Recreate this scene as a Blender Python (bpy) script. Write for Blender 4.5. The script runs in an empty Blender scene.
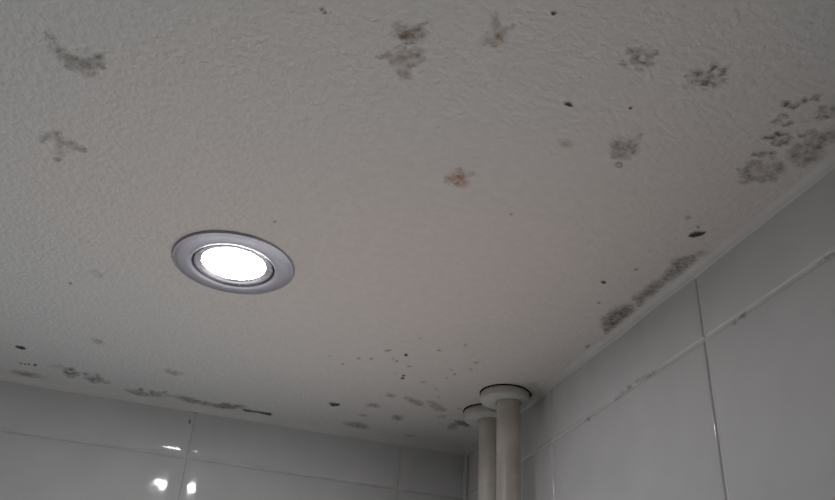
import bpy, bmesh, math, random
from mathutils import Matrix, Vector, noise

# ------------------------------------------------------------------ camera, world, exposure
CAM_LOC = (-0.28709, -0.75827, 2.13220)
CAM_ROWS = ((0.947789, -0.209856, -0.240120), (-0.314129, -0.484622, -0.816373), (0.054953, 0.849177, -0.525241))
FOCAL_PX = 833.35

scene = bpy.context.scene
COL = scene.collection
HC = 2.4                      # ceiling height; the corner of the room is x = 0, y = 0

cam_data = bpy.data.cameras.new('camera')
cam = bpy.data.objects.new('camera', cam_data)
COL.objects.link(cam)
cam_data.sensor_fit = 'HORIZONTAL'
cam_data.sensor_width = 36.0
cam_data.lens = FOCAL_PX / 835.0 * 36.0
cam_data.clip_start = 0.01
m = Matrix([list(r) for r in CAM_ROWS]).to_4x4()
m.translation = Vector(CAM_LOC)
cam.matrix_world = m
scene.camera = cam

world = bpy.data.worlds.new('world')
scene.world = world
world.use_nodes = True
world.node_tree.nodes['Background'].inputs['Color'].default_value = (0.6, 0.65, 0.7, 1)
world.node_tree.nodes['Background'].inputs['Strength'].default_value = 0.05

vs = scene.view_settings
vs.view_transform = 'Standard'
vs.look = 'None'
vs.gamma = 1.0
vs.use_curve_mapping = False
vs.exposure = 0.0

# the recessed lamp: its place, beam and glowing face (built below)
LAMP = (-0.2685, -0.2792)
LAMP_POWER = 49.0
BULB_GLOW = 85.0

# ------------------------------------------------------------------ helpers
def link(o, parent=None):
    COL.objects.link(o)
    if parent:
        o.parent = parent
    return o

def tag(o, label=None, category=None, group=None, kind=None):
    for k, v in (('label', label), ('category', category), ('group', group), ('kind', kind)):
        if v:
            o[k] = v
    return o

def obj(name, verts, faces, mat, parent=None, smooth=False, loc=(0, 0, 0)):
    me = bpy.data.meshes.new(name)
    me.from_pydata(verts, [], faces)
    me.update()
    if smooth:
        me.polygons.foreach_set('use_smooth', [True] * len(me.polygons))
    me.materials.append(mat)
    o = bpy.data.objects.new(name, me)
    o.location = loc
    return link(o, parent)

def empty(name, loc):
    o = bpy.data.objects.new(name, None)
    o.empty_display_size = 0.02
    o.location = loc
    return link(o)

def box(x0, x1, y0, y1, z0, z1):
    v = [(x, y, z) for x in (x0, x1) for y in (y0, y1) for z in (z0, z1)]
    f = [(0, 1, 3, 2), (4, 6, 7, 5), (0, 4, 5, 1), (2, 3, 7, 6), (0, 2, 6, 4), (1, 5, 7, 3)]
    return v, f

def lathe(profile, n=96, close_end=False, inner=0.0, shift=(0.0, 0.0)):
    """profile: (r, z) points, outside first; returns verts, faces"""
    v, f = [], []
    for r, z in profile:
        for i in range(n):
            a = 2 * math.pi * i / n
            k = 1.0 if r < inner else 0.0
            v.append((r * math.cos(a) + k * shift[0], r * math.sin(a) + k * shift[1], z))
    for k in range(len(profile) - 1):
        for i in range(n):
            j = (i + 1) % n
            f.append((k * n + i, k * n + j, (k + 1) * n + j, (k + 1) * n + i))
    if close_end:
        f.append(tuple((len(profile) - 1) * n + i for i in range(n)))
    return v, f

def mat(name, color=(0.8, 0.8, 0.8), rough=0.5, metal=0.0, spec=0.5):
    mt = bpy.data.materials.new(name)
    mt.use_nodes = True
    b = mt.node_tree.nodes['Principled BSDF']
    b.inputs['Base Color'].default_value = (*color, 1)
    b.inputs['Roughness'].default_value = rough
    b.inputs['Metallic'].default_value = metal
    b.inputs['Specular IOR Level'].default_value = spec
    return mt, mt.node_tree, b

def nd(nt, kind, **inputs):
    n = nt.nodes.new(kind)
    for k, v in inputs.items():
        n.inputs[k.replace('_', ' ')].default_value = v
    return n

def ramp(nt, fac, stops):
    n = nt.nodes.new('ShaderNodeValToRGB')
    els = n.color_ramp.elements
    while len(els) < len(stops):
        els.new(0.5)
    for e, (p, c) in zip(els, stops):
        e.position = p
        e.color = (*c, 1)
    nt.links.new(fac, n.inputs['Fac'])
    return n

# ------------------------------------------------------------------ materials
def stippled_paint(name, mould=None):
    """roller-stippled white ceiling paint; where the 'mould_amount' attribute rises the mould colour shows"""
    mt, nt, b = mat(name, rough=0.62, spec=0.35)
    L = nt.links.new
    geo = nt.nodes.new('ShaderNodeNewGeometry')
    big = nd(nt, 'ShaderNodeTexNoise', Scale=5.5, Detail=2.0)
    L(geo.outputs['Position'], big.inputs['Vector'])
    # camera's warm cast put into the paint colour, faintly pink-brown before the pipes
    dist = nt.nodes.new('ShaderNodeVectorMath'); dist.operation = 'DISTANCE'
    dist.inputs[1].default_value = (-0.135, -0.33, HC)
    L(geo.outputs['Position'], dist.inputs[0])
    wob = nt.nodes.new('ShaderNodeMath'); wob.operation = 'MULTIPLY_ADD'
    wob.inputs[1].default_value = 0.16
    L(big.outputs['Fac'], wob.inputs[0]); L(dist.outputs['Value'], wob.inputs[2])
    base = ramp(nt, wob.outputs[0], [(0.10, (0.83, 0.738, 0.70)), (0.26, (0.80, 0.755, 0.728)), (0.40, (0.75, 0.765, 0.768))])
    mid = nd(nt, 'ShaderNodeTexNoise', Scale=170.0, Detail=3.0, Roughness=0.6)
    L(geo.outputs['Position'], mid.inputs['Vector'])
    mot = ramp(nt, mid.outputs['Fac'], [(0.3, (0.95, 0.947, 0.942)), (0.62, (1.0, 1.0, 1.0))])
    mul = nt.nodes.new('ShaderNodeMix'); mul.data_type = 'RGBA'; mul.blend_type = 'MULTIPLY'
    mul.inputs[0].default_value = 1.0
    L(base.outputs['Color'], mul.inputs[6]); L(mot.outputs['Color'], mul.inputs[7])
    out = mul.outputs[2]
    if mould:
        at = nt.nodes.new('ShaderNodeAttribute'); at.attribute_name = 'mould_amount'
        mx = nt.nodes.new('ShaderNodeMix'); mx.data_type = 'RGBA'
        L(at.outputs['Fac'], mx.inputs[0]); L(out, mx.inputs[6])
        mx.inputs[7].default_value = (*mould, 1)
        out = mx.outputs[2]
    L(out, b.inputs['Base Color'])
    st = nd(nt, 'ShaderNodeTexNoise', Scale=300.0, Detail=2.0, Roughness=0.5)
    L(geo.outputs['Position'], st.inputs['Vector'])
    bp = nd(nt, 'ShaderNodeBump', Strength=0.65, Distance=0.0018)
    L(st.outputs['Fac'], bp.inputs['Height'])
    L(bp.outputs['Normal'], b.inputs['Normal'])
    return mt

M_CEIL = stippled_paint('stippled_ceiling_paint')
MOULD_COL = {'grey': (0.165, 0.142, 0.115), 'dark': (0.08, 0.07, 0.062), 'dun': (0.22, 0.135, 0.095),
             'brown': (0.24, 0.135, 0.085), 'rust': (0.36, 0.16, 0.075), 'soot': (0.085, 0.068, 0.056),
             'black': (0.012, 0.012, 0.012)}
M_MOULD = {k: stippled_paint('mould_' + k, c) for k, c in MOULD_COL.items()}

def glazed(name, color):
    mt, nt, b = mat(name, color, rough=0.07, spec=0.5)
    geo = nt.nodes.new('ShaderNodeNewGeometry')
    n1 = nd(nt, 'ShaderNodeTexNoise', Scale=30.0, Detail=2.0)
    nt.links.new(geo.outputs['Position'], n1.inputs['Vector'])
    c = tuple(x * 0.94 for x in color)
    r = ramp(nt, n1.outputs['Fac'], [(0.3, c), (0.7, color)])
    nt.links.new(r.outputs['Color'], b.inputs['Base Color'])
    n2 = nd(nt, 'ShaderNodeTexNoise', Scale=75.0, Detail=1.0)
    nt.links.new(geo.outputs['Position'], n2.inputs['Vector'])
    bp = nd(nt, 'ShaderNodeBump', Strength=0.14, Distance=0.0006)
    nt.links.new(n2.outputs['Fac'], bp.inputs['Height'])
    nt.links.new(bp.outputs['Normal'], b.inputs['Normal'])
    return mt

M_TILE = glazed('glazed_white_tile', (0.73, 0.74, 0.75))

def mottled(name, c0, c1, scale, rough, spec=0.4, bump=0.0):
    mt, nt, b = mat(name, c1, rough=rough, spec=spec)
    geo = nt.nodes.new('ShaderNodeNewGeometry')
    n1 = nd(nt, 'ShaderNodeTexNoise', Scale=scale, Detail=4.0)
    nt.links.new(geo.outputs['Position'], n1.inputs['Vector'])
    r = ramp(nt, n1.outputs['Fac'], [(0.35, c0), (0.65, c1)])
    nt.links.new(r.outputs['Color'], b.inputs['Base Color'])
    if bump:
        bp = nd(nt, 'ShaderNodeBump', Strength=bump, Distance=0.001)
        nt.links.new(n1.outputs['Fac'], bp.inputs['Height'])
        nt.links.new(bp.outputs['Normal'], b.inputs['Normal'])
    return mt

M_GROUT = mottled('cement_grout', (0.70, 0.695, 0.685), (0.78, 0.775, 0.765), 60, 0.8, 0.2)
M_CAULK = mottled('painted_sealant', (0.72, 0.71, 0.695), (0.78, 0.77, 0.755), 40, 0.55)
M_PIPE = mottled('yellowed_gloss_pipe_paint', (0.56, 0.52, 0.48), (0.70, 0.66, 0.61), 45, 0.35)
M_COLLAR = mottled('white_collar_plastic', (0.66, 0.65, 0.63), (0.74, 0.73, 0.71), 120, 0.4)
M_GAP_SHADOW = mat('black_gap_shadow', (0.015, 0.014, 0.013), 0.9, spec=0.1)[0]
M_WALL = mottled('pale_wall_paint', (0.70, 0.69, 0.67), (0.75, 0.74, 0.72), 4, 0.6)
M_FLOOR = mottled('beige_vinyl_floor', (0.58, 0.55, 0.52), (0.64, 0.61, 0.58), 7, 0.45)
M_DARK = mat('dark_lamp_recess', (0.05, 0.05, 0.055), 0.6)[0]

def brushed(name, color, rough):
    mt, nt, b = mat(name, color, rough, metal=1.0)
    tc = nt.nodes.new('ShaderNodeTexCoord')
    mp = nt.nodes.new('ShaderNodeMapping')
    mp.inputs['Scale'].default_value = (20, 300, 300)
    nt.links.new(tc.outputs['Object'], mp.inputs['Vector'])
    n = nd(nt, 'ShaderNodeTexNoise', Scale=6.0, Detail=3.0)
    nt.links.new(mp.outputs['Vector'], n.inputs['Vector'])
    r = ramp(nt, n.outputs['Fac'], [(0.3, (rough - 0.08,) * 3), (0.7, (rough + 0.1,) * 3)])
    nt.links.new(r.outputs['Color'], b.inputs['Roughness'])
    return mt

M_BEZEL = brushed('brushed_nickel', (0.50, 0.49, 0.545), 0.42)
M_GIMBAL = brushed('brushed_nickel_inner', (0.66, 0.64, 0.70), 0.28)

M_BULB = bpy.data.materials.new('lit_halogen_face')
M_BULB.use_nodes = True
nt = M_BULB.node_tree
nt.nodes.clear()
em = nt.nodes.new('ShaderNodeEmission')
em.inputs['Color'].default_value = (1.0, 0.975, 1.0, 1)
em.inputs['Strength'].default_value = BULB_GLOW
mo = nt.nodes.new('ShaderNodeOutputMaterial')
nt.links.new(em.outputs[0], mo.inputs[0])

# ------------------------------------------------------------------ the room
RX, RY = -1.75, -2.15          # far sides of the small bathroom
HOLE = 0.033

def ceiling():
    n = 64
    cx, cy = LAMP
    v, f = [], []
    sq = 0.08
    for i in range(n):                                  # hole rim, square ring round it, top of the hole
        a = 2 * math.pi * i / n
        v.append((cx + HOLE * math.cos(a), cy + HOLE * math.sin(a), HC))
    for i in range(n):
        a = 2 * math.pi * i / n
        k = sq / max(abs(math.cos(a)), abs(math.sin(a)))
        v.append((cx + k * math.cos(a), cy + k * math.sin(a), HC))
    for i in range(n):
        a = 2 * math.pi * i / n
        v.append((cx + HOLE * math.cos(a), cy + HOLE * math.sin(a), HC + 0.012))
    for i in range(n):
        j = (i + 1) % n
        f.append((i, j, n + j, n + i))
        f.append((i, 2 * n + i, 2 * n + j, j))
    o = len(v)
    xs = [RX, cx - sq, cx + sq, 0.0]
    ys = [RY, cy - sq, cy + sq, 0.0]
    for y in ys:
        for x in xs:
            v.append((x, y, HC))
    for r in range(3):
        for c in range(3):
            if (r, c) != (1, 1):
                f.append((o + r * 4 + c, o + (r + 1) * 4 + c, o + (r + 1) * 4 + c + 1, o + r * 4 + c + 1))
    return v, f

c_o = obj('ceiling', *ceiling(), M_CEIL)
tag(c_o, 'white stippled ceiling paint with mould growing on it', kind='structure')
w_back = tag(obj('wall_back', *box(RX - 0.1, 0.1, 0.0015, 0.1, 0, HC), M_GROUT), 'wall of large glazed pale tiles below the left ceiling edge', kind='structure')
w_right = tag(obj('wall_right', *box(0.0015, 0.1, RY - 0.1, 0.0007, 0, HC), M_GROUT), 'wall of large glazed pale tiles at the right of the picture', kind='structure')
tag(obj('wall_left', *box(RX - 0.1, RX, RY - 0.1, 0.0007, 0, HC), M_WALL), kind='structure')
tag(obj('wall_front', *box(RX, 0.0007, RY - 0.1, RY, 0, HC), M_WALL), kind='structure')
tag(obj('floor', *box(RX - 0.1, 0.1, RY - 0.1, 0.1, -0.1, 0), M_FLOOR), kind='structure')

# glazed tiles with cushioned edges, one object each, mesh shared by size
GAP = 0.0021
tile_cache = {}
RINGS = [(0.0, -0.0055, 1.0), (0.0, -0.0015, 0.9), (0.0005, -0.0010, 0.6), (0.0014, -0.0008, 0.11),
         (0.0055, -0.00042, 0.07), (0.0100, -0.00012, 0.035), (0.0150, 0.0, 0.0)]    # inset, depth, lean of the cushioned edge
def tile_mesh(w, h):
    key = (round(w, 4), round(h, 4))
    if key in tile_cache:
        return tile_cache[key]
    rings = RINGS
    v, f = [], []
    for ins, z, k in rings:
        for sx, sy in ((-1, -1), (1, -1), (1, 1), (-1, 1)):
            v.append((sx * (w / 2 - min(ins, w * 0.4)), sy * (h / 2 - min(ins, h * 0.4)), z))
    for r in range(len(rings) - 1):
        for i in range(4):
            j = (i + 1) % 4
            f.append((r * 4 + i, r * 4 + j, r * 4 + 4 + j, r * 4 + 4 + i))
    e = (len(rings) - 1) * 4
    f.append((e, e + 1, e + 2, e + 3))
    me = bpy.data.meshes.new('tile')
    me.from_pydata(v, [], f)
    me.polygons.foreach_set('use_smooth', [True] * len(me.polygons))
    # edge faces take the normal of their own side so the arris rolls over smoothly
    loops = []
    sides = (Vector((0, -1, 0)), Vector((1, 0, 0)), Vector((0, 1, 0)), Vector((-1, 0, 0)))
    for p in me.polygons:
        for vi in p.vertices:
            k = rings[vi // 4][2]
            if p.index == len(me.polygons) - 1:
                loops.append(Vector((0, 0, 1)))
            else:
                loops.append((sides[p.index % 4] * k + Vector((0, 0, math.sqrt(max(0, 1 - k * k))))).normalized())
    me.normals_split_custom_set(loops)
    me.materials.append(M_TILE)
    tile_cache[key] = me
    return me

def cuts(end, first, step):
    xs = [0.0, first]
    while xs[-1] + step < end - 0.02:
        xs.append(xs[-1] + step)
    return xs + [end]

rnd = random.Random(5)
TILT = {('b', 1, 1): (0.0, -0.1), ('b', 2, 1): (0.0, 0.1)}
def tile_wall(wall, plane, length, first):
    cols, rows = cuts(length, first, 0.2), cuts(HC, 0.046, 0.25)
    for r in range(len(rows) - 1):
        for c in range(len(cols) - 1):
            s0, s1, t0, t1 = cols[c], cols[c + 1], rows[r], rows[r + 1]
            g0 = 0.001 if c == 0 else GAP / 2
            h0 = 0.001 if r == 0 else GAP / 2
            w, h = s1 - s0 - g0 - GAP / 2, t1 - t0 - h0 - GAP / 2
            s, t = (s0 + g0 + s1 - GAP / 2) / 2, (t0 + h0 + t1 - GAP / 2) / 2
            o = bpy.data.objects.new('tile', tile_mesh(w, h))
            link(o, wall)
            a, b = TILT.get((plane, c, r), (rnd.uniform(-.03, .03), rnd.uniform(-.03, .03)))
            tilt = Matrix.Rotation(math.radians(a), 4, 'X') @ Matrix.Rotation(math.radians(b), 4, 'Y')
            if plane == 'b':
                base = Matrix(((1, 0, 0, -s), (0, 0, -1, 0), (0, 1, 0, HC - t), (0, 0, 0, 1)))
            else:
                base = Matrix(((0, 0, -1, 0), (-1, 0, 0, -s), (0, 1, 0, HC - t), (0, 0, 0, 1)))
            lift = Matrix.Translation((0, 0, (math.radians(abs(a)) * h + math.radians(abs(b)) * w) * 0.48))
            o.matrix_local = base @ lift @ tilt
tile_wall(w_back, 'b', -RX, 0.0662)
tile_wall(w_right, 'r', -RY, 0.1871)

# painted sealant bead in the angle between ceiling and tiles
def bead(axis, length, r=0.0042, n=8):
    prof = [(r * (1 - math.sin(i / (n - 2) * math.pi / 2)), r * (1 - math.cos(i / (n - 2) * math.pi / 2))) for i in range(n - 1)]
    prof.append((-0.0016, r * 1.05))                   # tucked in behind the tile edge
    steps = 160
    v, f = [], []
    for k in range(steps + 1):
        s = -length * k / steps
        for d, z in prof:
            wob = 1 + 0.28 * noise.noise(Vector((s * 22, axis * 7.0, 0)))
            d2, z2 = -d * wob, HC - z * wob
            v.append((s, d2, z2) if axis == 0 else (d2, s, z2))
    for k in range(steps):
        for i in range(n - 1):
            q = (k * n + i, k * n + i + 1, (k + 1) * n + i + 1, (k + 1) * n + i)
            f.append(q if axis == 0 else q[::-1])
    return v, f
tag(obj('trim_1', *bead(0, -RX), M_CAULK, smooth=True), 'thin painted sealant bead along the back wall ceiling edge', kind='structure')
tag(obj('trim_2', *bead(1, -RY), M_CAULK, smooth=True), 'thin painted sealant bead along the right wall ceiling edge', kind='structure')

def corner_bead(r=0.003, n=6):
    v, f = [], []
    for k, z in enumerate((HC, 0.0)):
        for i in range(n):
            a = i / (n - 1) * math.pi / 2
            v.append((-r * (1 - math.sin(a)), -r * (1 - math.cos(a)), z))
    for i in range(n - 1):
        f.append((i, i + 1, n + i + 1, n + i))
    return v, f
tag(obj('trim_3', *corner_bead(), M_CAULK, smooth=True), 'thin sealant bead down the corner between the tiled walls', kind='structure')

# ------------------------------------------------------------------ recessed lamp
def downlight(x, y, label, power):
    root = tag(empty('recessed_downlight', (x, y, HC)), label, 'lamp', 'recessed downlights')
    obj('bezel', *lathe([(0.0388, 0.0004), (0.0391, -0.0003), (0.0391, -0.0010), (0.0387, -0.0015), (0.0379, -0.0018), (0.0374, -0.0017), (0.0370, -0.0019),
                         (0.0340, -0.0025), (0.0300, -0.0028), (0.0272, -0.0027), (0.0264, -0.0022), (0.0261, -0.0012), (0.0261, 0.006)]),
        M_BEZEL, root, True)
    obj('recess', *lathe([(0.0268, 0.0015), (0.0240, 0.0015)]), M_DARK, root)
    obj('gimbal_ring', *lathe([(0.0254, 0.004), (0.0254, -0.0012), (0.0250, -0.0019), (0.0243, -0.0021), (0.0220, -0.0017), (0.0205, -0.0012), (0.0200, -0.0004), (0.0198, 0.003), (0.0197, 0.007)]),
        M_GIMBAL, root, True)
    obj('housing', *lathe([(0.0268, 0.0015), (0.0268, 0.06), (0.004, 0.062)], 48, True), M_DARK, root, True)
    obj('bulb_face', *lathe([(0.0197, 0.0018), (0.0193, 0.0002), (0.0182, -0.0008), (0.0120, -0.0007), (0.0050, -0.0020), (0.0012, -0.0021)], 64, True), M_BULB, root, True)
    ld = bpy.data.lights.new('lamp_beam', 'SPOT')
    ld.energy = power
    ld.color = (1.0, 0.98, 0.965)
    ld.spot_size = math.radians(112)
    ld.spot_blend = 1.0
    ld.shadow_soft_size = 0.012
    lo = bpy.data.objects.new('lamp_beam', ld)
    lo.location = (0, 0, -0.014)
    link(lo, root)
    return root
downlight(*LAMP, 'round brushed metal recessed downlight shining white in the ceiling', LAMP_POWER)

# ------------------------------------------------------------------ pipes and collars
PR = 0.0098
OFF = (0.0030, -0.0006)        # the pipes stand off centre in their collars
def pipe(x, y, label):
    prof = [(PR, HC - 0.0005)] + [(PR, HC - 0.02 - 0.17 * k) for k in range(14)] + [(PR, 0.0)]
    return tag(obj('heating_pipe', *lathe(prof, 40), M_PIPE, None, True, (x + OFF[0], y + OFF[1], 0)), label, 'pipe', 'pipes in the corner')

def collar(x, y, label, rot=0.0):
    root = tag(empty('pipe_collar', (x, y, HC)), label, 'pipe collar', 'collars round the pipes')
    R = 0.0203
    obj('shell', *lathe([(R - 0.0008, -0.0004), (R, -0.0012), (R, -0.0066), (R - 0.0005, -0.0076), (R - 0.0016, -0.0081),
                         (PR + 0.0028, -0.0086), (PR + 0.0014, -0.0086), (PR + 0.0005, -0.0080), (PR + 0.0004, -0.004)], 64, False, 0.014, OFF), M_COLLAR, root, True)
    obj('gap_shadow_ring', *lathe([(R + 0.0007, 0.0), (R + 0.0006, -0.0007), (R - 0.001, -0.0008)], 64), M_GAP_SHADOW, root, True)  # black ring painted as the shadow gap between collar and ceiling
    return root
P1, P2 = (-0.0256, -0.1548), (-0.0228, -0.1088)
pipe(*P1, 'pale painted vertical pipe nearer the camera, right of the pair')
pipe(*P2, 'pale painted vertical pipe nearer the room corner, left of the pair')
collar(*P1, 'white round collar on the ceiling round the front pipe')
collar(*P2, 'white round collar on the ceiling round the rear pipe')

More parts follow.
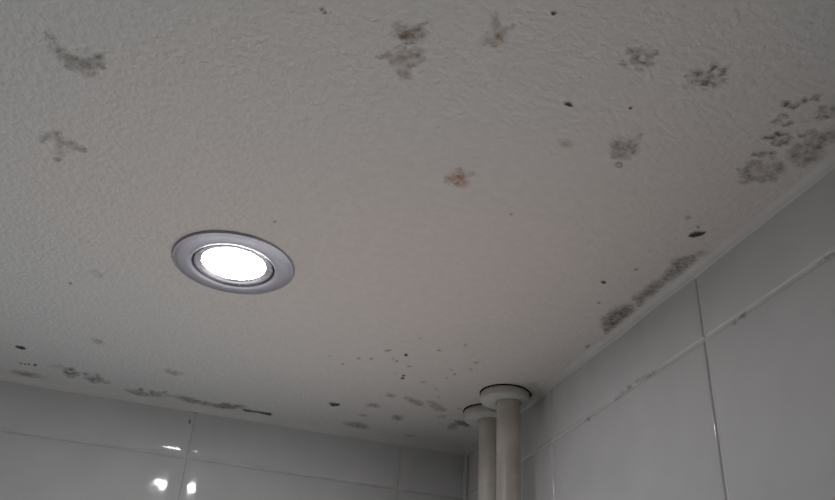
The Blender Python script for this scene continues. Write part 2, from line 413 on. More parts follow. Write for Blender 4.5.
# ------------------------------------------------------------------ mould
# label, colour, surface (c ceiling, b back wall, r right wall), name, group,
# blobs: (u, v, m11, m12, m21, m22, strength[, 1 = ring]) in millimetres on that surface
MOULD = [
 ('long smoky grey mould patch nearest the top left of the ceiling', 'grey', 'c', 'mould_patch', 'mould patches', [
  (-373,-448.8,2.16,-0.14,-0.84,3.28,0.4), (-371.7,-443.4,2.19,-0.16,-0.86,4.03,0.35), (-368.8,-440,2.65,-0.11,-1.04,3.41,0.5), (-366.6,-437.3,2.66,-0.1,-1.05,3.46,0.65),
  (-363,-436.7,3.11,-0.07,-1.23,3.47,0.6), (-361,-432.7,3.14,-0.06,-1.24,3.54,0.55), (-358.3,-437.5,2.67,-0.03,-1.05,2.78,0.65), (-355.6,-436.5,3.13,-0.02,-1.24,4.19,0.55),
  (-352.6,-443.5,2.64,0,-1.04,2.38,0.75), (-351.5,-438.6,2.23,0.01,-0.88,2.78,0.7), (-356.3,-429.4,3.17,-0.01,-1.26,2.16,0.55), (-358.9,-444.5,3.51,-0.02,-1.38,2.02,0.25),
  (-365.7,-431.5,2.7,-0.06,-1.07,2.13,0.45),
 ]),
 ('faint branching grey mould patch left of and above the lamp', 'grey', 'c', 'mould_patch', 'mould patches', [
  (-380.1,-368.2,2.03,-0.13,-0.83,2.71,0.55), (-377.7,-371.8,2.52,-0.12,-1.03,2.67,0.5), (-373.4,-375.7,2.5,-0.13,-1.02,3.52,0.6), (-373,-370.6,2.53,-0.1,-1.03,2.69,0.5),
  (-370.4,-367.6,3.05,-0.09,-1.25,2.73,0.45), (-366.6,-371.1,3.04,-0.07,-1.24,2.7,0.55), (-363.6,-367.7,2.55,-0.05,-1.04,2.74,0.45), (-360.1,-367.8,2.04,-0.03,-0.84,2.28,0.55),
  (-359,-366.3,1.54,-0.02,-0.63,1.84,0.55), (-371.4,-360.4,3.61,-0.15,-1.48,4.66,0.35), (-372.8,-352.6,2.09,-0.1,-0.86,2.88,0.6),
 ]),
 ('dark brownish mould clump, upper of the pair at top centre', 'dun', 'c', 'mould_patch', 'mould patches', [
  (-229.1,-511,2,0.51,-0.78,1.63,0.5), (-226.7,-510,2.41,0.69,-0.94,2.18,0.6), (-223.6,-508.5,3.63,1.07,-1.42,3.31,0.62), (-223,-505.5,2.85,0.72,-1.11,2.24,0.55),
  (-225.3,-507,2.02,0.7,-0.79,2.22,0.55), (-221.7,-512,2.4,0.72,-0.94,2.17,0.65), (-220.1,-513.7,1.6,0.54,-0.62,1.62,0.5), (-219.1,-516.4,1.19,0.36,-0.46,1.06,0.5),
  (-219.7,-508.6,2.43,0.92,-0.95,2.76,0.4), (-217.7,-510.5,2.01,0.74,-0.79,2.19,0.3), (-230.1,-505.7,2.02,0.34,-0.79,1.11,0.32), (-230.6,-511.4,1.6,0.33,-0.62,1.08,0.35),
 ]),
 ('brown spreading mould clump, lower of the pair at top centre', 'dun', 'c', 'mould_patch', 'mould patches', [
  (-224.1,-499,2.06,0.54,-0.81,1.73,0.5), (-220.5,-496,3.74,1.12,-1.47,3.51,0.58), (-217.3,-498.7,2.48,0.96,-0.98,2.9,0.55), (-214.7,-497.6,1.66,0.98,-0.65,2.92,0.4),
  (-213.4,-495.2,1.25,0.4,-0.49,1.18,0.5), (-217.4,-490.8,2.95,0.58,-1.16,1.8,0.5), (-222.9,-493.8,2.5,0.92,-0.99,2.95,0.5), (-224.2,-489.4,2.1,0.74,-0.83,2.41,0.4),
  (-225.6,-490.8,1.68,0.54,-0.66,1.79,0.35), (-228.6,-493.4,1.67,0.53,-0.66,1.77,0.6), (-230.4,-491.8,1.25,0.35,-0.49,1.19,0.35), (-231.8,-490.6,1.26,0.43,-0.49,1.49,0.5),
  (-221.5,-486.3,1.7,0.57,-0.67,1.84,0.45), (-216.8,-484.5,2.13,0.79,-0.85,2.47,0.6), (-219,-482.9,1.28,0.59,-0.51,1.87,0.35), (-219,-485.6,2.13,0.58,-0.84,1.84,0.4),
 ]),
 ('star shaped brown mould patch right of the pair at top centre', 'brown', 'c', 'mould_patch', 'mould patches', [
  (-188,-521.6,2.39,0.9,-0.93,2.12,0.55), (-188,-521.6,1.19,0.49,-0.47,1.17,0.4), (-188.5,-519.6,3.6,1.13,-1.41,2.68,0.35), (-191.6,-528,1.37,0.65,-0.53,1.54,0.6),
  (-193.3,-529.9,0.97,0.64,-0.38,1.52,0.35), (-194,-533,0.77,0.63,-0.3,1.5,0.3), (-189.9,-524.9,1.58,0.88,-0.62,2.08,0.38), (-184.3,-528.8,1.18,0.45,-0.46,1.03,0.45),
  (-185.7,-526,1.58,0.68,-0.62,1.56,0.38), (-186.7,-523.8,1.98,0.68,-0.77,1.57,0.4), (-191,-515,1.21,0.45,-0.47,1.09,0.35), (-190,-517.8,2.01,0.67,-0.79,1.62,0.38),
  (-186.6,-516.1,1.61,0.8,-0.63,1.91,0.45), (-184.8,-519.3,2,0.92,-0.79,2.15,0.3),
 ]),
 ('small rusty brown mould patch in the middle of the ceiling', 'rust', 'c', 'mould_patch', 'mould patches', [
  (-167.8,-419.3,3.95,1.57,-1.64,4.17,0.62), (-172,-417.6,2.48,0.92,-1.03,2.52,0.5), (-167,-422.3,2.46,1.57,-1.02,4.13,0.65), (-162.5,-426.1,1.47,0.96,-0.61,2.45,0.55),
  (-170.1,-427.1,1.95,0.92,-0.81,2.43,0.42), (-163.8,-415.9,2.99,1.3,-1.24,3.39,0.45), (-172.5,-423.8,1.47,0.61,-0.61,1.64,0.25), (-172.4,-414.3,1.49,0.62,-0.62,1.7,0.3),
 ]),
 ('pale grey ring shaped mould patch left of the darker rosette', 'grey', 'c', 'mould_patch', 'mould patches', [
  (-131.4,-533.9,1.59,0.91,-0.62,1.56,0.5), (-127.9,-532.2,1.6,1.25,-0.63,2.1,0.48), (-127.5,-535.8,1.58,0.93,-0.62,1.54,0.5), (-124.1,-532.5,2.4,1.75,-0.94,2.88,0.55,1),
  (-123.9,-533.8,3.19,1.9,-1.26,3.13,0.25), (-126.6,-528.8,1.61,1.26,-0.64,2.13,0.4), (-129.4,-526.1,1.42,0.78,-0.56,1.35,0.55), (-131.7,-526.4,1.21,0.62,-0.48,1.08,0.25),
  (-121.5,-525.4,1.22,0.65,-0.48,1.09,0.5), (-123.4,-527.3,1.21,0.97,-0.48,1.61,0.28), (-120.4,-537.6,1.19,0.64,-0.47,1.03,0.5), (-121.3,-535.4,1.59,0.96,-0.63,1.55,0.3),
  (-118.9,-530.9,1.61,0.98,-0.64,1.59,0.42), (-120,-529,2.02,0.98,-0.8,1.6,0.3),
 ]),
 ('dark rosette of mould spots at upper right of the ceiling', 'dark', 'c', 'mould_patch', 'mould patches', [
  (-98.4,-533.9,2.01,0.72,-0.8,1.06,0.62), (-99.3,-531.2,1.42,0.72,-0.56,1.07,0.6), (-99.7,-529.4,1.02,0.65,-0.4,0.97,0.5), (-93.4,-531.5,2.84,2.02,-1.13,2.96,0.75,1),
  (-92.8,-531.7,3.65,2.21,-1.45,3.22,0.35), (-92.8,-537.8,0.82,1.03,-1.99,0.75,0.62), (-93.4,-539.9,1.19,1.08,-0.47,1.55,0.45), (-88.3,-538.6,1.4,0.74,-0.55,1.04,0.6),
  (-87.7,-539.8,1,0.74,-0.4,1.04,0.45), (-87,-535.7,2.02,0.75,-0.8,1.06,0.62), (-89.7,-534,2.14,0.24,0.51,1.08,0.65), (-83.8,-533.3,1.62,0.84,-0.65,1.18,0.62),
  (-84.9,-529.3,1.64,0.85,-0.65,1.2,0.62), (-88,-525.3,1.24,0.65,-0.49,0.95,0.55), (-92.4,-527.3,1.64,0.82,-0.65,1.21,0.6), (-97,-527.6,1.63,0.66,-0.65,0.98,0.5),
  (-96,-523.8,2.47,1.11,-0.99,1.67,0.22), (-89.1,-528.6,2.04,0.76,-0.81,1.09,0.6), (-93.2,-535.6,1.21,0.8,-0.48,1.16,0.5), (-88,-530.9,1.63,1.13,-0.65,1.62,0.4),
 ]),
 ('solid round grey mould patch below the pale ring patch', 'grey', 'c', 'mould_patch', 'mould patches', [
  (-100.4,-474.7,5.01,3.21,-2.05,5.54,0.5), (-105.3,-475.3,1.82,1.96,-0.74,3.44,0.45), (-100.8,-469.4,2.3,1.62,-0.94,2.83,0.48), (-97.6,-478.5,2.71,1.61,-1.11,2.73,0.45),
  (-93.8,-474.1,1.83,1.66,-0.75,2.79,0.48), (-102.1,-479.1,3.61,1.58,-1.47,2.72,0.4), (-96.1,-468.7,2.31,1.24,-0.95,2.14,0.4), (-97.8,-485.9,1.56,1.19,-0.63,1.98,0.38),
  (-97.4,-481.8,1.8,1.2,-0.73,2.02,0.25),
 ]),
 ('tiny round mould ring just under the solid grey patch', 'dark', 'c', 'mould_patch', 'mould patches', [
  (-95.5,-462.3,1.68,1.09,-0.69,1.9,0.5,1), (-95.8,-462.9,1.63,1.01,-0.67,1.75,0.22),
 ]),
 ('row of dark mould dots at the far right, topmost of the cluster', 'dark', 'c', 'mould_patch', 'mould patches', [
  (-48.8,-530.9,2.11,0.22,0.8,1.6,0.7), (-46.3,-530.4,1.66,1.17,-0.67,1.45,0.6), (-44.2,-530.6,1.66,1.18,-0.67,1.45,0.6), (-43.9,-532.3,1.24,0.9,-0.5,1.11,0.5),
  (-42.9,-533.9,1.65,0.68,-0.66,0.82,0.22), (-42.4,-536.1,1.23,1.17,-0.49,1.41,0.65), (-40.7,-537.8,1.64,0.72,-0.66,0.86,0.2), (-38.9,-539.8,1.63,1.36,-0.65,1.61,0.75),
 ]),
 ('small broken mould arc under the dark dots at far right', 'dark', 'c', 'mould_patch', 'mould patches', [
  (-44.7,-524.7,1.68,1.01,-0.68,1.26,0.52), (-44.6,-522.4,1.48,1.01,-0.6,1.27,0.35), (-44.7,-520.3,1.48,1.39,-0.6,1.75,0.58), (-45.9,-518.6,0.85,1.11,-0.34,1.41,0.42),
  (-42.4,-519.6,1.49,0.93,-0.6,1.17,0.3), (-39.4,-519.1,1.7,0.9,-0.69,1.12,0.55), (-37.8,-520.8,1.27,0.8,-0.52,1,0.5),
 ]),
 ('mould ring cut by the right edge of the picture', 'dark', 'c', 'mould_patch', 'mould patches', [
  (-31.5,-533.5,1.45,1.18,-0.58,1.38,0.4), (-30.6,-535.8,2.06,0.94,-0.83,1.1,0.52), (-28,-536.2,1.65,1.19,-0.66,1.37,0.48), (-25.1,-534.5,1.04,1.69,-0.42,1.94,0.5),
  (-25.4,-530.5,1.88,1.17,-0.76,1.35,0.62), (-28.8,-528.9,1.47,1.2,-0.59,1.42,0.6), (-29,-531.9,3.33,1.91,-1.34,2.24,0.25), (-33.4,-530.9,1.25,0.94,-0.5,1.12,0.25),
  (-31.3,-527,1.68,0.96,-0.68,1.14,0.2), (-33.6,-524.8,2.95,0.95,-1.19,1.15,0.2),
 ]),
 ('hollow oval mould ring between the broken arc and large patch', 'dark', 'c', 'mould_patch', 'mould patches', [
  (-42,-507.7,1.74,0.86,-0.71,1.12,0.7), (-40.2,-509.3,1.74,0.96,-0.71,1.23,0.52), (-37.1,-507.6,1.09,1.95,-0.44,2.49,0.58), (-35.1,-506.2,1.31,1.23,-0.54,1.57,0.6),
  (-32.4,-505.5,1.32,1.1,-0.54,1.39,0.68), (-38.6,-512.1,1.73,0.86,-0.7,1.1,0.55), (-36,-513,2.16,0.87,-0.88,1.09,0.45), (-33.3,-513,1.3,1.47,-0.53,1.83,0.38),
  (-31.1,-510.8,1.3,1.49,-0.53,1.85,0.4), (-30.8,-508.5,1.75,1.1,-0.71,1.37,0.4), (-34.6,-509.8,3.91,2.94,-1.59,3.7,0.28),
 ]),
 ('thin curved mould arc just above the large round patch', 'dark', 'c', 'mould_patch', 'mould patches', [
  (-38.5,-494.7,1.12,0.85,-0.46,1.12,0.55), (-36.7,-495.8,1.34,1.1,-0.55,1.44,0.58), (-36,-497.5,1.78,0.85,-0.73,1.11,0.52), (-34.6,-499,1.78,0.8,-0.73,1.04,0.48),
  (-31.7,-499.1,2,1.01,-0.82,1.3,0.55), (-29.4,-497,1.34,1.28,-0.55,1.64,0.3), (-28.6,-495.1,1.34,0.83,-0.55,1.06,0.4), (-33.7,-496.1,2.68,1.52,-1.1,1.97,0.18),
 ]),
 ('large round grey mould patch with dark rim at lower right cluster', 'grey', 'c', 'mould_patch', 'mould patches', [
  (-26,-485.3,7.77,5.04,-3.22,6.56,0.42), (-33.9,-483,1.83,2.07,-0.76,2.78,0.55), (-34.8,-487,1.82,1.54,-0.75,2.05,0.6), (-33.7,-490,2.26,1.02,-0.93,1.35,0.58),
  (-32.5,-478.8,1.62,1.57,-0.67,2.12,0.7), (-28.9,-478.3,2.31,1.6,-0.96,2.13,0.5), (-28,-475.4,2.33,1.18,-0.97,1.58,0.7), (-30.4,-473.1,1.64,1.07,-0.68,1.45,0.5),
  (-37.6,-481.9,1.15,0.92,-0.47,1.25,0.65), (-23.3,-479.3,2.78,1.3,-1.15,1.7,0.55), (-19.6,-479.2,2.32,1.1,-0.96,1.42,0.5), (-18,-482.5,2.31,1.65,-0.96,2.11,0.48),
  (-18.9,-489.2,2.27,1.89,-0.94,2.39,0.5), (-21.4,-493.6,1.58,1.38,-0.65,1.74,0.58), (-23.5,-491.1,3.17,2.12,-1.31,2.7,0.35),
 ]),
 ('wide cloudy mould patch beside the right wall at picture edge', 'grey', 'c', 'mould_patch', 'mould patches', [
  (-17.1,-505.6,5.73,5.27,-2.35,6.35,0.45), (-19.5,-500.1,2.67,2.64,-1.1,3.25,0.4), (-24.1,-508.1,1.75,1.53,-0.72,1.88,0.4), (-26.9,-515.9,1.72,1.25,-0.7,1.51,0.72),
  (-25.6,-518.1,1.5,1.2,-0.61,1.43,0.5), (-23.8,-519.9,1.71,1.2,-0.69,1.42,0.5), (-19.5,-514.3,3.03,3.08,-1.24,3.66,0.42), (-16.3,-515.6,2.16,3.11,-0.88,3.65,0.5),
  (-15.9,-518.7,2.58,2.58,-1.05,3,0.55), (-15.6,-522.7,2.13,3.07,-0.87,3.53,0.52), (-12.5,-519.7,2.58,2.6,-1.05,2.99,0.45), (-13,-507.3,3.52,3.2,-1.44,3.79,0.42),
  (-12.3,-497.6,2.24,2.18,-0.93,2.64,0.42), (-11.4,-502.5,3.11,2.16,-1.28,2.58,0.42), (-13.9,-511.4,2.62,2.11,-1.07,2.48,0.42), (-22.2,-503.5,2.21,2.08,-0.91,2.56,0.35),
 ]),
 ('lower sooty mould streak along the edge with the right wall', 'soot', 'c', 'mould_patch', 'mould patches', [
  (-13,-301.7,0.3,3.88,-5.09,3.68,0.55), (-13,-307.4,0.48,5.78,-8.02,5.42,0.5), (-12.8,-313.1,0.47,6.21,-7.89,5.76,0.55), (-13.1,-318.8,0.47,5.68,-7.76,5.22,0.52),
  (-11.8,-323.5,0.4,4.72,-6.71,4.28,0.55), (-10.6,-328.2,0.92,3.71,-5.11,3.75,0.5), (-18.5,-309.2,3.06,2.18,-1.39,3.93,0.3), (-7.9,-301,0.32,2.16,-6.14,2.03,0.62),
  (-7.6,-311.1,0.37,1.94,-6.96,1.79,0.55), (-7.8,-321.6,0.31,1.91,-5.79,1.73,0.5), (-8.3,-293.2,1.88,1.39,-0.87,2.49,0.75), (-6.2,-288.8,1.14,1.09,-0.52,1.96,0.6),
 ]),
 ('upper sooty mould streak along the edge with the right wall', 'soot', 'c', 'mould_patch', 'mould patches', [
  (-13.1,-342.2,2.92,2.83,-1.31,4.73,0.6), (-11,-345.1,0.33,3.66,-5.4,3.18,0.48), (-11.8,-351.2,0.33,3.62,-5.3,3.11,0.58), (-11.7,-358.8,0.38,4.48,-6.04,3.79,0.58),
  (-10.4,-364.2,0.31,3.56,-5.1,2.97,0.52), (-8.6,-353.8,0.3,2.18,-5.27,1.85,0.5), (-11.3,-374.5,0.37,3.94,-5.76,3.22,0.52), (-11.2,-381.6,0.36,4.32,-5.63,3.48,0.52),
  (-11.7,-389.3,0.46,5.12,-7.07,4.06,0.55), (-16.5,-391.2,2.71,1.94,-1.18,3,0.4), (-11.1,-395.2,0.35,3.81,-5.39,2.98,0.5), (-8.9,-399.5,0.24,2.96,-3.8,2.28,0.48),
  (-8.5,-406.1,2.65,1.95,-1.15,2.85,0.38), (-7.7,-383.2,0.38,1.74,-6.42,1.39,0.45), (-6.9,-335.1,1.42,1.31,-0.64,2.18,0.6), (-8.6,-339.5,1.76,1.73,-0.79,2.87,0.42),
 ]),
 ('black ragged mould flake near the right wall above the streak', 'black', 'c', 'mould_patch', 'mould patches', [
  (-21.7,-423.6,2.25,1.53,-2.39,1.81,1), (-23.6,-421.9,1.6,1.63,-1.49,2.01,1), (-24.7,-420.5,1.23,0.84,-0.53,1.25,0.8), (-19.9,-425.5,1.53,0.66,-0.66,0.97,0.9),
 ]),
 ('grey mould smear in the far left bottom ceiling edge', 'grey', 'c', 'mould_patch', 'mould patches', [
  (-420.5,-15.7,4.82,-0.6,-0.34,4.93,0.28), (-415.4,-15.6,6.44,-0.68,-0.46,5.93,0.48), (-409.6,-15,6.47,-0.65,-0.46,5.95,0.48), (-405.3,-14.5,4.87,-0.52,-0.34,4.97,0.42),
  (-398.7,-14.2,6.52,-0.43,-0.46,4.49,0.22),
 ]),
 ('speckled mould cluster beside the left grey smear', 'dark', 'c', 'mould_patch', 'mould patches', [
  (-376.3,-43.5,3.26,-0.1,-1.55,3.71,0.6), (-373.1,-44.2,2.85,-0.08,-1.36,3.71,0.65), (-378.3,-35.9,2.47,-0.12,-1.18,4.25,0.5), (-375.1,-35.8,3.7,-0.11,-1.77,4.25,0.6),
  (-371.9,-35.6,3.29,-0.1,-1.58,4.73,0.62), (-376.7,-29.1,3.31,-0.1,-1.59,3.84,0.4), (-374.1,-26.9,3.32,-0.09,-1.6,3.62,0.55), (-368.9,-34.1,2.06,-0.07,-0.99,3.8,0.5),
  (-387.8,-45.4,5.68,-0.18,-2.7,4.6,0.22), (-382.8,-45.4,4.06,-0.14,-1.93,4.15,0.22),
 ]),
 ('speckled mould cluster between the speckled one and black streak', 'dark', 'c', 'mould_patch', 'mould patches', [
  (-365.5,-38.7,2.46,-0.05,-1.18,3.53,0.42), (-362.1,-38.6,3.28,-0.04,-1.57,3.77,0.6), (-359.7,-30.4,2.49,-0.03,-1.2,3.85,0.65), (-363.4,-28.6,3.32,-0.03,-1.6,2.89,0.28),
  (-356,-29.6,3.32,-0.01,-1.6,4.82,0.6), (-352.2,-33.1,3.31,0.01,-1.59,4.79,0.65), (-353.3,-41.2,3.28,0,-1.57,4.7,0.42), (-355.7,-23.2,3.34,-0.01,-1.62,3.43,0.65),
  (-350.7,-28.6,3.33,0.01,-1.61,3.63,0.4), (-346.7,-27.5,3.33,0.04,-1.61,4.86,0.45), (-343.2,-27.9,2.5,0.05,-1.21,4.38,0.3),
 ]),
 ('pale grey mould smudge at left, third up from the back wall', 'grey', 'c', 'mould_patch', 'mould patches', [
  (-353.7,-115.3,2.89,-0.39,0.69,3.98,0.3), (-351,-113,3.64,-0.45,0.88,4.81,0.42),
 ]),
 ('faint grey mould smudge left of the lamp', 'grey', 'c', 'mould_patch', 'mould patches', [
  (-353.8,-229.8,3.21,-0,-1.41,4.32,0.28), (-350.6,-225.4,2.58,0.01,-1.14,3.66,0.3),
 ]),
 ('small grey mould smudge above the long black streak', 'dun', 'c', 'mould_patch', 'mould patches', [
  (-296.2,-78.7,3.21,-0.11,0.82,3.99,0.42), (-292.2,-75.4,4.05,0.04,0.05,4.5,0.5), (-288.5,-75.6,3.17,0.31,-1.52,3.99,0.42), (-284,-77.8,1.58,0.22,-0.76,2.65,0.25),
 ]),
 ('grey mould streak at back wall edge, left of the black streak', 'dark', 'c', 'mould_patch', 'mould patches', [
  (-325.4,-15.8,4.24,-0.06,-0.3,3.82,0.35), (-320.6,-17,5.1,-0.05,-0.36,4.58,0.5), (-315.6,-24.1,2.1,0.14,-1.02,3.22,0.72), (-316.4,-12,5.99,-0.03,-0.41,4.63,0.45),
  (-309.6,-14.2,6.86,0.01,-0.47,4.62,0.52), (-306.5,-22.7,1.85,0.17,-0.9,3.24,0.6), (-302.1,-22,5.12,0.04,-0.36,4.3,0.48), (-300.2,-15.3,6.03,0.04,-0.42,3.6,0.42),
  (-295.4,-28.2,2.09,0.18,-1.02,2.72,0.65), (-292.2,-21.5,5.16,0.08,-0.36,3.81,0.3),
 ]),
 ('long black mould streak along the back wall edge', 'soot', 'c', 'mould_patch', 'mould patches', [
  (-283.2,-20.1,6.06,0.16,-0.42,5.11,0.32), (-276.1,-19.9,6.08,0.22,-0.43,5.64,0.52), (-271.8,-16.1,6.12,0.22,-0.42,5.18,0.7), (-266.1,-16.4,3.4,0.4,-1.68,4.09,0.58),
  (-259.5,-14.8,3.41,0.54,-1.69,5.14,0.68), (-253.4,-15.3,5.31,0.26,-0.36,4.17,0.5), (-247.2,-14.7,4.27,0.55,-2.12,4.65,0.75), (-241.7,-20.5,4.24,0.51,-2.11,4.09,0.9),
  (-241.9,-13.6,5.13,0.45,-2.55,3.63,0.8), (-235.4,-19.3,5.29,0.4,-0.91,4.15,0.72), (-229.3,-23.6,5.22,0.41,-1.45,3.6,0.65), (-234.7,-14,5.13,0.41,-2.56,3.12,0.5),
  (-222.9,-19.3,5.42,0.27,0.18,3.13,0.35),
 ]),
 ('thin black dash of mould at the streak end near back wall', 'black', 'c', 'mould_patch', 'mould patches', [
  (-223.3,-14.6,2.7,0.25,-0.18,2.64,0.7), (-219.2,-14.8,3.61,0.32,-0.24,3.17,0.9), (-212.9,-15.4,3.62,0.31,-0.25,2.91,0.75), (-206.6,-15.3,3.63,0.37,-0.25,3.18,0.9),
  (-200.9,-15,3.06,0.53,-0.52,3.97,0.95),
 ]),
 ('short black mould mark at mid left of the back wall edge', 'black', 'c', 'mould_patch', 'mould patches', [
  (-153.7,-67.3,3.15,0.49,0.05,2.88,0.75), (-150.8,-65.5,3.26,0.85,-1.62,3.57,0.9), (-148.4,-67.8,2.12,0.69,-1.05,2.84,0.75), (-151.2,-62.7,2.45,0.63,-1.22,2.63,0.7),
 ]),
 ('grey oval mould smudge right of the short black mark', 'grey', 'c', 'mould_patch', 'mould patches', [
  (-122.7,-79.5,3.22,1.16,-1.6,4.18,0.28), (-118.5,-79.4,4.89,1.18,-0.4,5.19,0.52), (-115,-80.1,2.42,1.07,-1.2,3.72,0.4),
 ]),
 ('small brown mould smudge midway between speck pair and corner', 'dun', 'c', 'mould_patch', 'mould patches', [
  (-113.1,-108.9,2.34,1.04,-1.15,3.48,0.42), (-109.9,-108.4,3.12,1.12,-1.53,3.71,0.5),
 ]),
 ('brown slanted oval mould patch left of the pale oval', 'dun', 'c', 'mould_patch', 'mould patches', [
  (-95.5,-107.4,4.03,0.61,2.31,4.31,0.45), (-90.5,-105.8,6.09,0.77,3.49,5.19,0.45), (-84.8,-102.4,4.97,1.11,1.98,5.79,0.52), (-81.5,-100.9,1.9,1.2,-0.94,3.58,0.42),
 ]),
 ('pale lacy oval mould patch left of the pipe collars', 'grey', 'c', 'mould_patch', 'mould patches', [
  (-75.7,-108,3.62,0.72,2.03,4.33,0.42), (-70.8,-107.3,5.02,1.02,1.96,4.87,0.42), (-69.7,-98.9,3.17,1.58,-1.58,4.52,0.4), (-63.7,-100.3,5.84,1.49,1.22,5.93,0.45),
  (-58.9,-96.3,2.39,1.32,-1.19,3.65,0.38), (-64.2,-93.7,3.19,1.3,-1.59,3.67,0.3),
 ]),
 ('faint grey mould smudge between pale oval and black collar patch', 'grey', 'c', 'mould_patch', 'mould patches', [
  (-58.1,-79.1,4.05,1.35,-2.04,3.8,0.25), (-54.3,-80.5,3.24,1.54,-1.63,4.27,0.36),
 ]),
 ('dark grey mould spot closest above the back wall joint', 'dark', 'c', 'mould_patch', 'mould patches', [
  (-91.6,-59.4,3.3,1.66,-1.66,5.41,0.5), (-88.2,-59.4,3.3,1.53,-1.67,4.92,0.52), (-94.3,-62,2.47,1.04,-1.24,3.42,0.28),
 ]),
 ('tiny brown mould smudge above the brown edge streak', 'dun', 'c', 'mould_patch', 'mould patches', [
  (-122,-51.5,2.16,0.73,-1.08,2.72,0.42), (-118.7,-51.4,2.49,0.81,-1.25,2.98,0.42),
 ]),
 ('brown mould streak near the back wall between lamp and pipes', 'dun', 'c', 'mould_patch', 'mould patches', [
  (-128.4,-22.8,3.76,0.87,-0.26,4.27,0.35), (-123,-24.3,5.47,1.33,-1.22,5.85,0.62), (-117.6,-22.3,4.28,1.54,-2.18,5.82,0.6), (-113.1,-23.4,4.28,1.57,-2.18,5.81,0.58),
  (-120.4,-29.2,4.25,0.96,-2.16,3.64,0.42), (-108.2,-19.9,4.3,1.03,-2.2,3.73,0.22),
 ]),
 ('faint brown mould smear on the ceiling by back wall joint', 'dun', 'c', 'mould_patch', 'mould patches', [
  (-67.3,-19.2,4.68,1.1,-1.04,3.83,0.3), (-62.1,-18.7,3.46,1.24,-1.79,3.8,0.26),
 ]),
 ('faint small mould smudge above the slanted brown oval', 'dun', 'c', 'mould_patch', 'mould patches', [
  (-95.2,-148.3,2.69,1.01,-1.3,2.98,0.36),
 ]),
 ('black mould patch with grey tail touching the rear pipe collar', 'soot', 'c', 'mould_patch', 'mould patches', [
  (-36.1,-74.3,3.85,1.37,0.05,4.41,0.75), (-31.2,-73.3,4.97,1.63,0.49,5.41,0.95), (-26.9,-70.9,2.46,1.9,-1.25,4.89,0.7), (-36.7,-68.2,4.11,1.84,-2.09,4.9,0.45),
  (-38.6,-60.2,1.85,2.99,-5,5.72,0.5), (-34.7,-58.6,3.32,1.69,-1.7,4.51,0.36),
 ]),
 ('grey mould smudge beside the front collar at the right wall', 'grey', 'c', 'mould_patch', 'mould patches', [
  (-17.7,-183.5,2.89,1.29,-1.4,2.8,0.25), (-13.3,-183.4,2.89,1.75,-1.4,3.74,0.3),
 ]),
 ('black mould lump wedged between front collar and right wall', 'black', 'c', 'mould_patch', 'mould patches', [
  (-5.8,-162.2,1.34,2.2,-0.65,4.75,0.95),
 ]),
 ('orange brown stain between the rusty patch and solid grey patch', 'rust', 'c', 'mould_patch', 'mould patches', [
  (-129.6,-467.4,2.28,1.24,-0.93,2.46,0.42), (-126.6,-466.9,1.83,1.08,-0.75,2.11,0.38),
 ]),
 ('black mould dash alone in the far left bottom of ceiling', 'black', 'c', 'mould_speck', 'lone mould specks', [
  (-413.3,-74.2,3.01,-0.42,-0.26,3.46,0.9), (-410.4,-73.3,2.26,-0.38,-0.19,3.25,1),
 ]),
 ('angular black mould fleck right of top centre', 'black', 'c', 'mould_speck', 'lone mould specks', [
  (-140.5,-494.2,1.63,0.47,-0.21,1.28,1), (-138.7,-493.6,1.07,0.09,0.32,0.94,0.8),
 ]),
 ('black dot of mould at the very top edge of the ceiling', 'black', 'c', 'mould_speck', 'lone mould specks', [
  (-171.5,-541.5,0.84,0.43,-0.33,0.87,1),
 ]),
 ('tiny twin mould dots at the top edge above the lamp', 'dark', 'c', 'mould_speck', 'lone mould specks', [
  (-262.3,-508.8,0.71,0.17,-0.28,0.75,0.8), (-260.7,-507.6,0.68,0.17,-0.26,0.76,0.8),
 ]),
 ('tiny black mould dot between the angular fleck and solid patch', 'black', 'c', 'mould_speck', 'lone mould specks', [
  (-112.3,-502.4,0.73,0.5,-0.29,0.85,1),
 ]),
 ('round black mould dot left of the sooty wall streak', 'black', 'c', 'mould_speck', 'lone mould specks', [
  (-43.4,-352.8,1.37,1.06,-0.61,1.91,1),
 ]),
 ('tiny grey mould dot between the black dot and wall streak', 'dark', 'c', 'mould_speck', 'lone mould specks', [
  (-33.1,-374.8,1,0.82,-0.44,1.37,0.7),
 ]),
 ('tiny grey mould dot under the round black dot', 'dark', 'c', 'mould_speck', 'lone mould specks', [
  (-32.7,-327.5,0.95,0.81,-0.43,1.47,0.7),
 ]),
 ('pinhead mould dot just above the black ragged flake', 'dark', 'c', 'mould_speck', 'lone mould specks', [
  (-25.9,-429.2,0.86,0.71,-0.37,1.04,0.7),
 ]),
 ('grey mould crumb above the black ragged flake', 'dark', 'c', 'mould_speck', 'lone mould specks', [
  (-36.7,-435.1,1.19,1.15,-1.07,1.43,0.55),
 ]),
 ('dark mould crumb at the wall edge below the sooty streak', 'dark', 'c', 'mould_speck', 'lone mould specks', [
  (-7.4,-265,0.19,1.65,-2.89,1.69,0.6),
 ]),
 ('pinhead mould dot left of the lamp', 'dark', 'c', 'mould_speck', 'lone mould specks', [
  (-370.3,-206.3,1.06,-0.05,-0.47,1.99,0.8),
 ]),
 ('pinhead mould dot right of the lamp by mid ceiling', 'dark', 'c', 'mould_speck', 'lone mould specks', [
  (-127.8,-400,0.78,0.49,-0.33,1.1,0.6),
 ]),
 ('pinhead mould dot touching the top of the lamp glow', 'dun', 'c', 'mould_speck', 'lone mould specks', [
  (-252.3,-338.8,0.83,0.21,-0.35,1.18,0.7),
 ]),
 ('widest dot, first at left of the short dotted mould row', 'black', 'c', 'mould_speck', 'dotted mould row', [
  (-414.6,-38.2,1.79,-0.2,-0.85,2.78,0.6),
 ]),
 ('tiny dot, second in the short dotted mould row', 'black', 'c', 'mould_speck', 'dotted mould row', [
  (-411,-38.1,1.14,-0.18,-0.54,2.79,0.7),
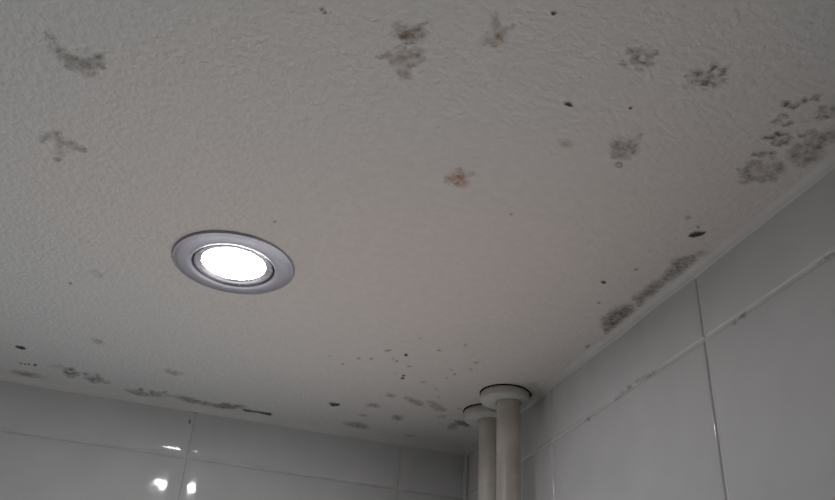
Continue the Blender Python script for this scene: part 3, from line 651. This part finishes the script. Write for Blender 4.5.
 ]),
 ('tiny dot, third in the short dotted mould row', 'black', 'c', 'mould_speck', 'dotted mould row', [
  (-407.9,-39.5,1.22,-0.17,-0.58,2.78,0.75),
 ]),
 ('blackest dot, last at right of the short dotted mould row', 'black', 'c', 'mould_speck', 'dotted mould row', [
  (-403,-40.1,1.79,-0.16,-0.85,2.78,1),
 ]),
 ('darkest mould speck at the top of the scatter before pipes', 'black', 'c', 'mould_speck', 'scattered specks near the pipes', [
  (-124.7,-193.3,1.41,0.78,-0.66,2.45,1),
 ]),
 ('upper of two black mould specks in middle of the scatter', 'black', 'c', 'mould_speck', 'scattered specks near the pipes', [
  (-114.4,-154.5,1.18,0.61,-0.57,1.94,1),
 ]),
 ('lower of two black mould specks in middle of the scatter', 'black', 'c', 'mould_speck', 'scattered specks near the pipes', [
  (-113.5,-149.1,1.34,0.68,-0.64,2.17,1),
 ]),
 ('thin curved mould dash above the darkest speck', 'dark', 'c', 'mould_speck', 'scattered specks near the pipes', [
  (-139.7,-194.9,2.11,0.55,-1.92,1.5,0.7),
 ]),
 ('faintest mould speck, leftmost of the scatter before the pipes', 'dun', 'c', 'mould_speck', 'scattered specks near the pipes', [
  (-178.2,-165.3,1.01,0.48,-0.48,2.03,0.35),
 ]),
 ('mould speck second from the left of the scatter', 'dun', 'c', 'mould_speck', 'scattered specks near the pipes', [
  (-165.1,-154.8,1.17,0.52,-0.56,2.1,0.5),
 ]),
 ('dark brown mould speck, left one of a level pair', 'dun', 'c', 'mould_speck', 'scattered specks near the pipes', [
  (-156.7,-171.4,1.15,0.54,-0.54,2.02,0.75),
 ]),
 ('brown mould speck, right one of a level pair', 'dun', 'c', 'mould_speck', 'scattered specks near the pipes', [
  (-147,-174.7,1.22,0.56,-0.58,2.01,0.65),
 ]),
 ('pinhead mould speck right below the thin curved dash', 'dun', 'c', 'mould_speck', 'scattered specks near the pipes', [
  (-131.6,-181.5,1,0.6,-0.47,1.98,0.5),
 ]),
 ('mould speck under the pinhead below the curved dash', 'dun', 'c', 'mould_speck', 'scattered specks near the pipes', [
  (-127.6,-179.3,1.14,0.62,-0.54,2,0.6),
 ]),
 ('barely visible mould speck left of the two black specks', 'dun', 'c', 'mould_speck', 'scattered specks near the pipes', [
  (-121.8,-154.8,0.96,0.65,-0.46,2.13,0.35),
 ]),
 ('flat brown mould speck between the darkest speck and black pair', 'dun', 'c', 'mould_speck', 'scattered specks near the pipes', [
  (-116,-173.8,1.73,0.65,-0.82,2.03,0.5),
 ]),
 ('highest faint mould speck of the scatter, above the darkest one', 'dun', 'c', 'mould_speck', 'scattered specks near the pipes', [
  (-124.1,-225.6,0.94,0.59,-0.44,1.76,0.4),
 ]),
 ('dark mould speck right of the darkest one, same height', 'dun', 'c', 'mould_speck', 'scattered specks near the pipes', [
  (-104.5,-211.9,1.17,0.66,-0.55,1.85,0.65),
 ]),
 ('lone mould speck high above the front pipe collar', 'dun', 'c', 'mould_speck', 'scattered specks near the pipes', [
  (-89.7,-228.5,1.15,0.68,-0.54,1.77,0.6),
 ]),
 ('mould speck closest above the front pipe collar', 'dun', 'c', 'mould_speck', 'scattered specks near the pipes', [
  (-70.7,-202.9,1.4,0.76,-0.66,1.91,0.55),
 ]),
 ('mould speck just below left of the one above front collar', 'dun', 'c', 'mould_speck', 'scattered specks near the pipes', [
  (-69.6,-189.5,1.28,0.78,-0.61,1.98,0.45),
 ]),
 ('brown mould speck, lower of two left of the front collar', 'dun', 'c', 'mould_speck', 'scattered specks near the pipes', [
  (-78,-174.7,1.23,0.77,-0.59,2.06,0.55),
 ]),
 ('tiny mould speck, upper of two left of the front collar', 'dun', 'c', 'mould_speck', 'scattered specks near the pipes', [
  (-83.6,-181.8,0.93,0.75,-0.45,2.02,0.4),
 ]),
 ('faint mould speck below the two left of front collar', 'dun', 'c', 'mould_speck', 'scattered specks near the pipes', [
  (-80.6,-164.5,1.1,0.77,-0.53,2.11,0.4),
 ]),
 ('flat faint mould speck, upper one over the pale lacy oval', 'dun', 'c', 'mould_speck', 'scattered specks near the pipes', [
  (-81,-138.7,1.51,0.79,-0.74,2.25,0.4),
 ]),
 ('faint mould speck touching the top of pale lacy oval', 'dun', 'c', 'mould_speck', 'scattered specks near the pipes', [
  (-73.2,-122.9,1.39,0.83,-0.68,2.34,0.4),
 ]),
 ('pinhead mould speck beside the left rim of rear collar', 'dun', 'c', 'mould_speck', 'scattered specks near the pipes', [
  (-47.8,-105.3,1.03,0.93,-0.51,2.47,0.5),
 ]),
 ('dark mould smudge on right wall joint, uphill from the crossing', 'soot', 'r', 'mould_smudge', 'mould on tile joints', [
  (-417,-47.9,-2.92,-0.56,0.07,-1.08,0.41), (-422.3,-47.6,-2.59,-0.92,0.53,-1.31,0.68), (-414.2,-48.5,-2.95,-0.5,0.07,-0.95,0.34),
 ]),
 ('mould smudge on right wall joint at the picture edge', 'soot', 'r', 'mould_smudge', 'mould on tile joints', [
  (-487,-45.5,-2.26,-0.45,0.05,-1.19,0.57), (-491.6,-45.8,-2.22,-0.43,0.05,-1.18,0.47), (-481.4,-45.8,-2.31,-0.33,0.05,-0.84,0.27),
 ]),
 ('dotted mould on right wall joint midway to the pipes', 'soot', 'r', 'mould_smudge', 'mould on tile joints', [
  (-325.6,-45.5,-3.94,-0.95,0.06,-1.34,0.54), (-331.6,-45.4,-2.9,-0.76,0.05,-1.09,0.47), (-312.3,-44.3,-3.08,-0.77,0.04,-1.05,0.47), (-302.1,-44.7,-3.17,-0.86,0.04,-1.14,0.57),
  (-318.5,-44.5,-4.03,-0.63,0.06,-0.88,0.34), (-284.7,-46.2,-4.44,-0.79,0.07,-1,0.3), (-294.2,-45.3,-4.32,-0.7,0.06,-0.91,0.3),
 ]),
 ('small mould spot on right wall joint nearest the pipes', 'soot', 'r', 'mould_smudge', 'mould on tile joints', [
  (-246,-48,-2.59,-1.05,-0.11,-1.4,0.81), (-253.5,-47.9,-3.63,-0.82,0.06,-0.95,0.34), (-238.5,-47.4,-3.78,-0.79,0.06,-0.89,0.27),
 ]),
 ('black mould dot on the back wall joint under black streak', 'soot', 'b', 'mould_smudge', 'mould on tile joints', [
  (-268.5,-13.9,0.95,0.41,0.16,-2.11,0.9),
 ]),
 ('grey mould smudge on the back wall tile under black streak', 'soot', 'b', 'mould_smudge', 'mould on tile joints', [
  (-265.5,-3.8,3.07,0.36,0.53,-1.86,0.47),
 ]),
]


def recess(plane, u, v):
    """depth of the tile face below the wall plane at a point near the top joint (metres)"""
    first = 0.0662 if plane == 'b' else 0.1871
    k = ((-u - first) + 0.1) % 0.2 - 0.1
    ins = min(abs(k), abs(v + 0.046)) - GAP / 2
    if ins < 0:
        return 0.0015
    for (i0, z0, _), (i1, z1, _) in zip(RINGS[1:], RINGS[2:]):
        if ins < i1:
            return -(z0 + (z1 - z0) * (ins - i0) / (i1 - i0))
    return 0.0

CELL = 0.5
ROUGHNESS = {'dark': 0.85, 'soot': 0.42, 'grey': 0.5}      # how broken up each growth is
def grow(label, colour, plane, name, group, blobs, seed):
    inv = []
    us, vs_ = [], []
    for b in blobs:
        u, v, a, c, d, e = b[:6]
        det = a * e - c * d
        inv.append((u, v, e / det, -c / det, -d / det, a / det, b[6], len(b) > 7))
        ru, rv = math.hypot(a, c) * 1.7 + 1, math.hypot(d, e) * 1.7 + 1
        us += [u - ru, u + ru]; vs_ += [v - rv, v + rv]
    small = len(blobs) <= 2 and (max(us) - min(us)) < 14
    cell = 0.35 if small else CELL
    u0, v0 = min(us), min(vs_)
    nu, nv = int((max(us) - u0) / cell) + 2, int((max(vs_) - v0) / cell) + 2
    val = {}
    for i in range(nu):
        for j in range(nv):
            u, v = u0 + i * cell, v0 + j * cell
            wu = u + 1.3 * noise.noise(Vector((u * .45, v * .45, seed)))
            wv = v + 1.3 * noise.noise(Vector((u * .45, v * .45, seed + 9.7)))
            if small:
                wu, wv = (u + wu) / 2, (v + wv) / 2
            miss = 1.0
            for bu, bv, p, q, r, s, st, ring in inv:
                x, y = wu - bu, wv - bv
                k = math.hypot(p * x + q * y, r * x + s * y)
                if ring:
                    w = st * math.exp(-((k - 0.85) / 0.38) ** 2)
                elif k < 2.4:
                    w = st * math.exp(-(k * 0.9) ** 2.4)
                else:
                    continue
                miss *= 1 - min(0.98, w)
            d = 1 - miss
            if d > 0.02 and not small and colour != 'black':
                g = noise.noise(Vector((u * .30, v * .30, seed + 3.1))) + 0.6 * noise.noise(Vector((u * .8, v * .8, seed + 5.3)))
                d *= min(1.3, max(0.25, 0.84 + ROUGHNESS.get(colour, 0.55) * g))
                dots = noise.noise(Vector((u * .62, v * .62, seed + 7.7)))
                if dots > 0.3:
                    d += min(0.3, d) * min(1.0, (dots - 0.3) * 5) * 0.8
            elif colour == 'black':
                d = max(0.0, d - 0.2) * 1.7 * (1 + 0.5 * noise.noise(Vector((u * .9, v * .9, seed))))
            val[i, j] = min(1.0, d)
    low = 0.07 if plane == 'c' else 0.12
    on = {k for k, d in val.items() if d > low}
    cells = set()
    for i, j in on:
        for di in (-1, 0):
            for dj in (-1, 0):
                if i + di >= 0 and j + dj >= 0 and i + di < nu - 1 and j + dj < nv - 1:
                    cells.add((i + di, j + dj))
    ids, verts, dens, faces = {}, [], [], []
    rnd_ = lambda i, j: noise.noise(Vector((i * 3.7, j * 3.7, seed))) * cell * 0.3
    for (i, j) in cells:
        q = []
        for k in ((i, j), (i + 1, j), (i + 1, j + 1), (i, j + 1)):
            if k not in ids:
                ids[k] = len(verts)
                d = val[k]
                h = (0.00012 + 0.00045 * d) * (1 if plane == 'c' else 0.4) if d > low else -0.00005      # rim dips into the surface
                u, v = (u0 + k[0] * cell) / 1000, (v0 + k[1] * cell) / 1000
                if plane == 'c':
                    verts.append((min(u, -0.0006), min(v, -0.0006), HC - h))
                elif plane == 'b':
                    verts.append((u, recess('b', u, v) - h - 0.0002, HC + v))
                else:
                    verts.append((recess('r', u, v) - h - 0.0002, u, HC + v))
                dens.append(max(0.0, (d - 0.05)) if d > low else 0.0)
            q.append(ids[k])
        faces.append(tuple(q) if plane == 'r' else tuple(q[::-1]))
    cx = sum(p[0] for p in verts) / len(verts); cy = sum(p[1] for p in verts) / len(verts); cz = sum(p[2] for p in verts) / len(verts)
    o = obj(name, [(p[0] - cx, p[1] - cy, p[2] - cz) for p in verts], faces, (M_MOULD if plane == 'c' else M_MOULD_TILE)[colour], None, True, (cx, cy, cz))
    at = o.data.attributes.new('mould_amount', 'FLOAT', 'POINT')
    at.data.foreach_set('value', dens)
    return tag(o, label, 'mould', group)

def tile_mould(name, c):
    mt, nt, b = mat(name, (0.66, 0.67, 0.68), rough=0.12)
    at = nt.nodes.new('ShaderNodeAttribute'); at.attribute_name = 'mould_amount'
    mx = nt.nodes.new('ShaderNodeMix'); mx.data_type = 'RGBA'
    nt.links.new(at.outputs['Fac'], mx.inputs[0])
    mx.inputs[6].default_value = (0.71, 0.72, 0.73, 1)
    mx.inputs[7].default_value = (*c, 1)
    nt.links.new(mx.outputs[2], b.inputs['Base Color'])
    return mt
M_MOULD_TILE = {'soot': tile_mould('mould_on_tile', MOULD_COL['soot'])}
for i, row in enumerate(MOULD):
    grow(*row, i * 13.37)
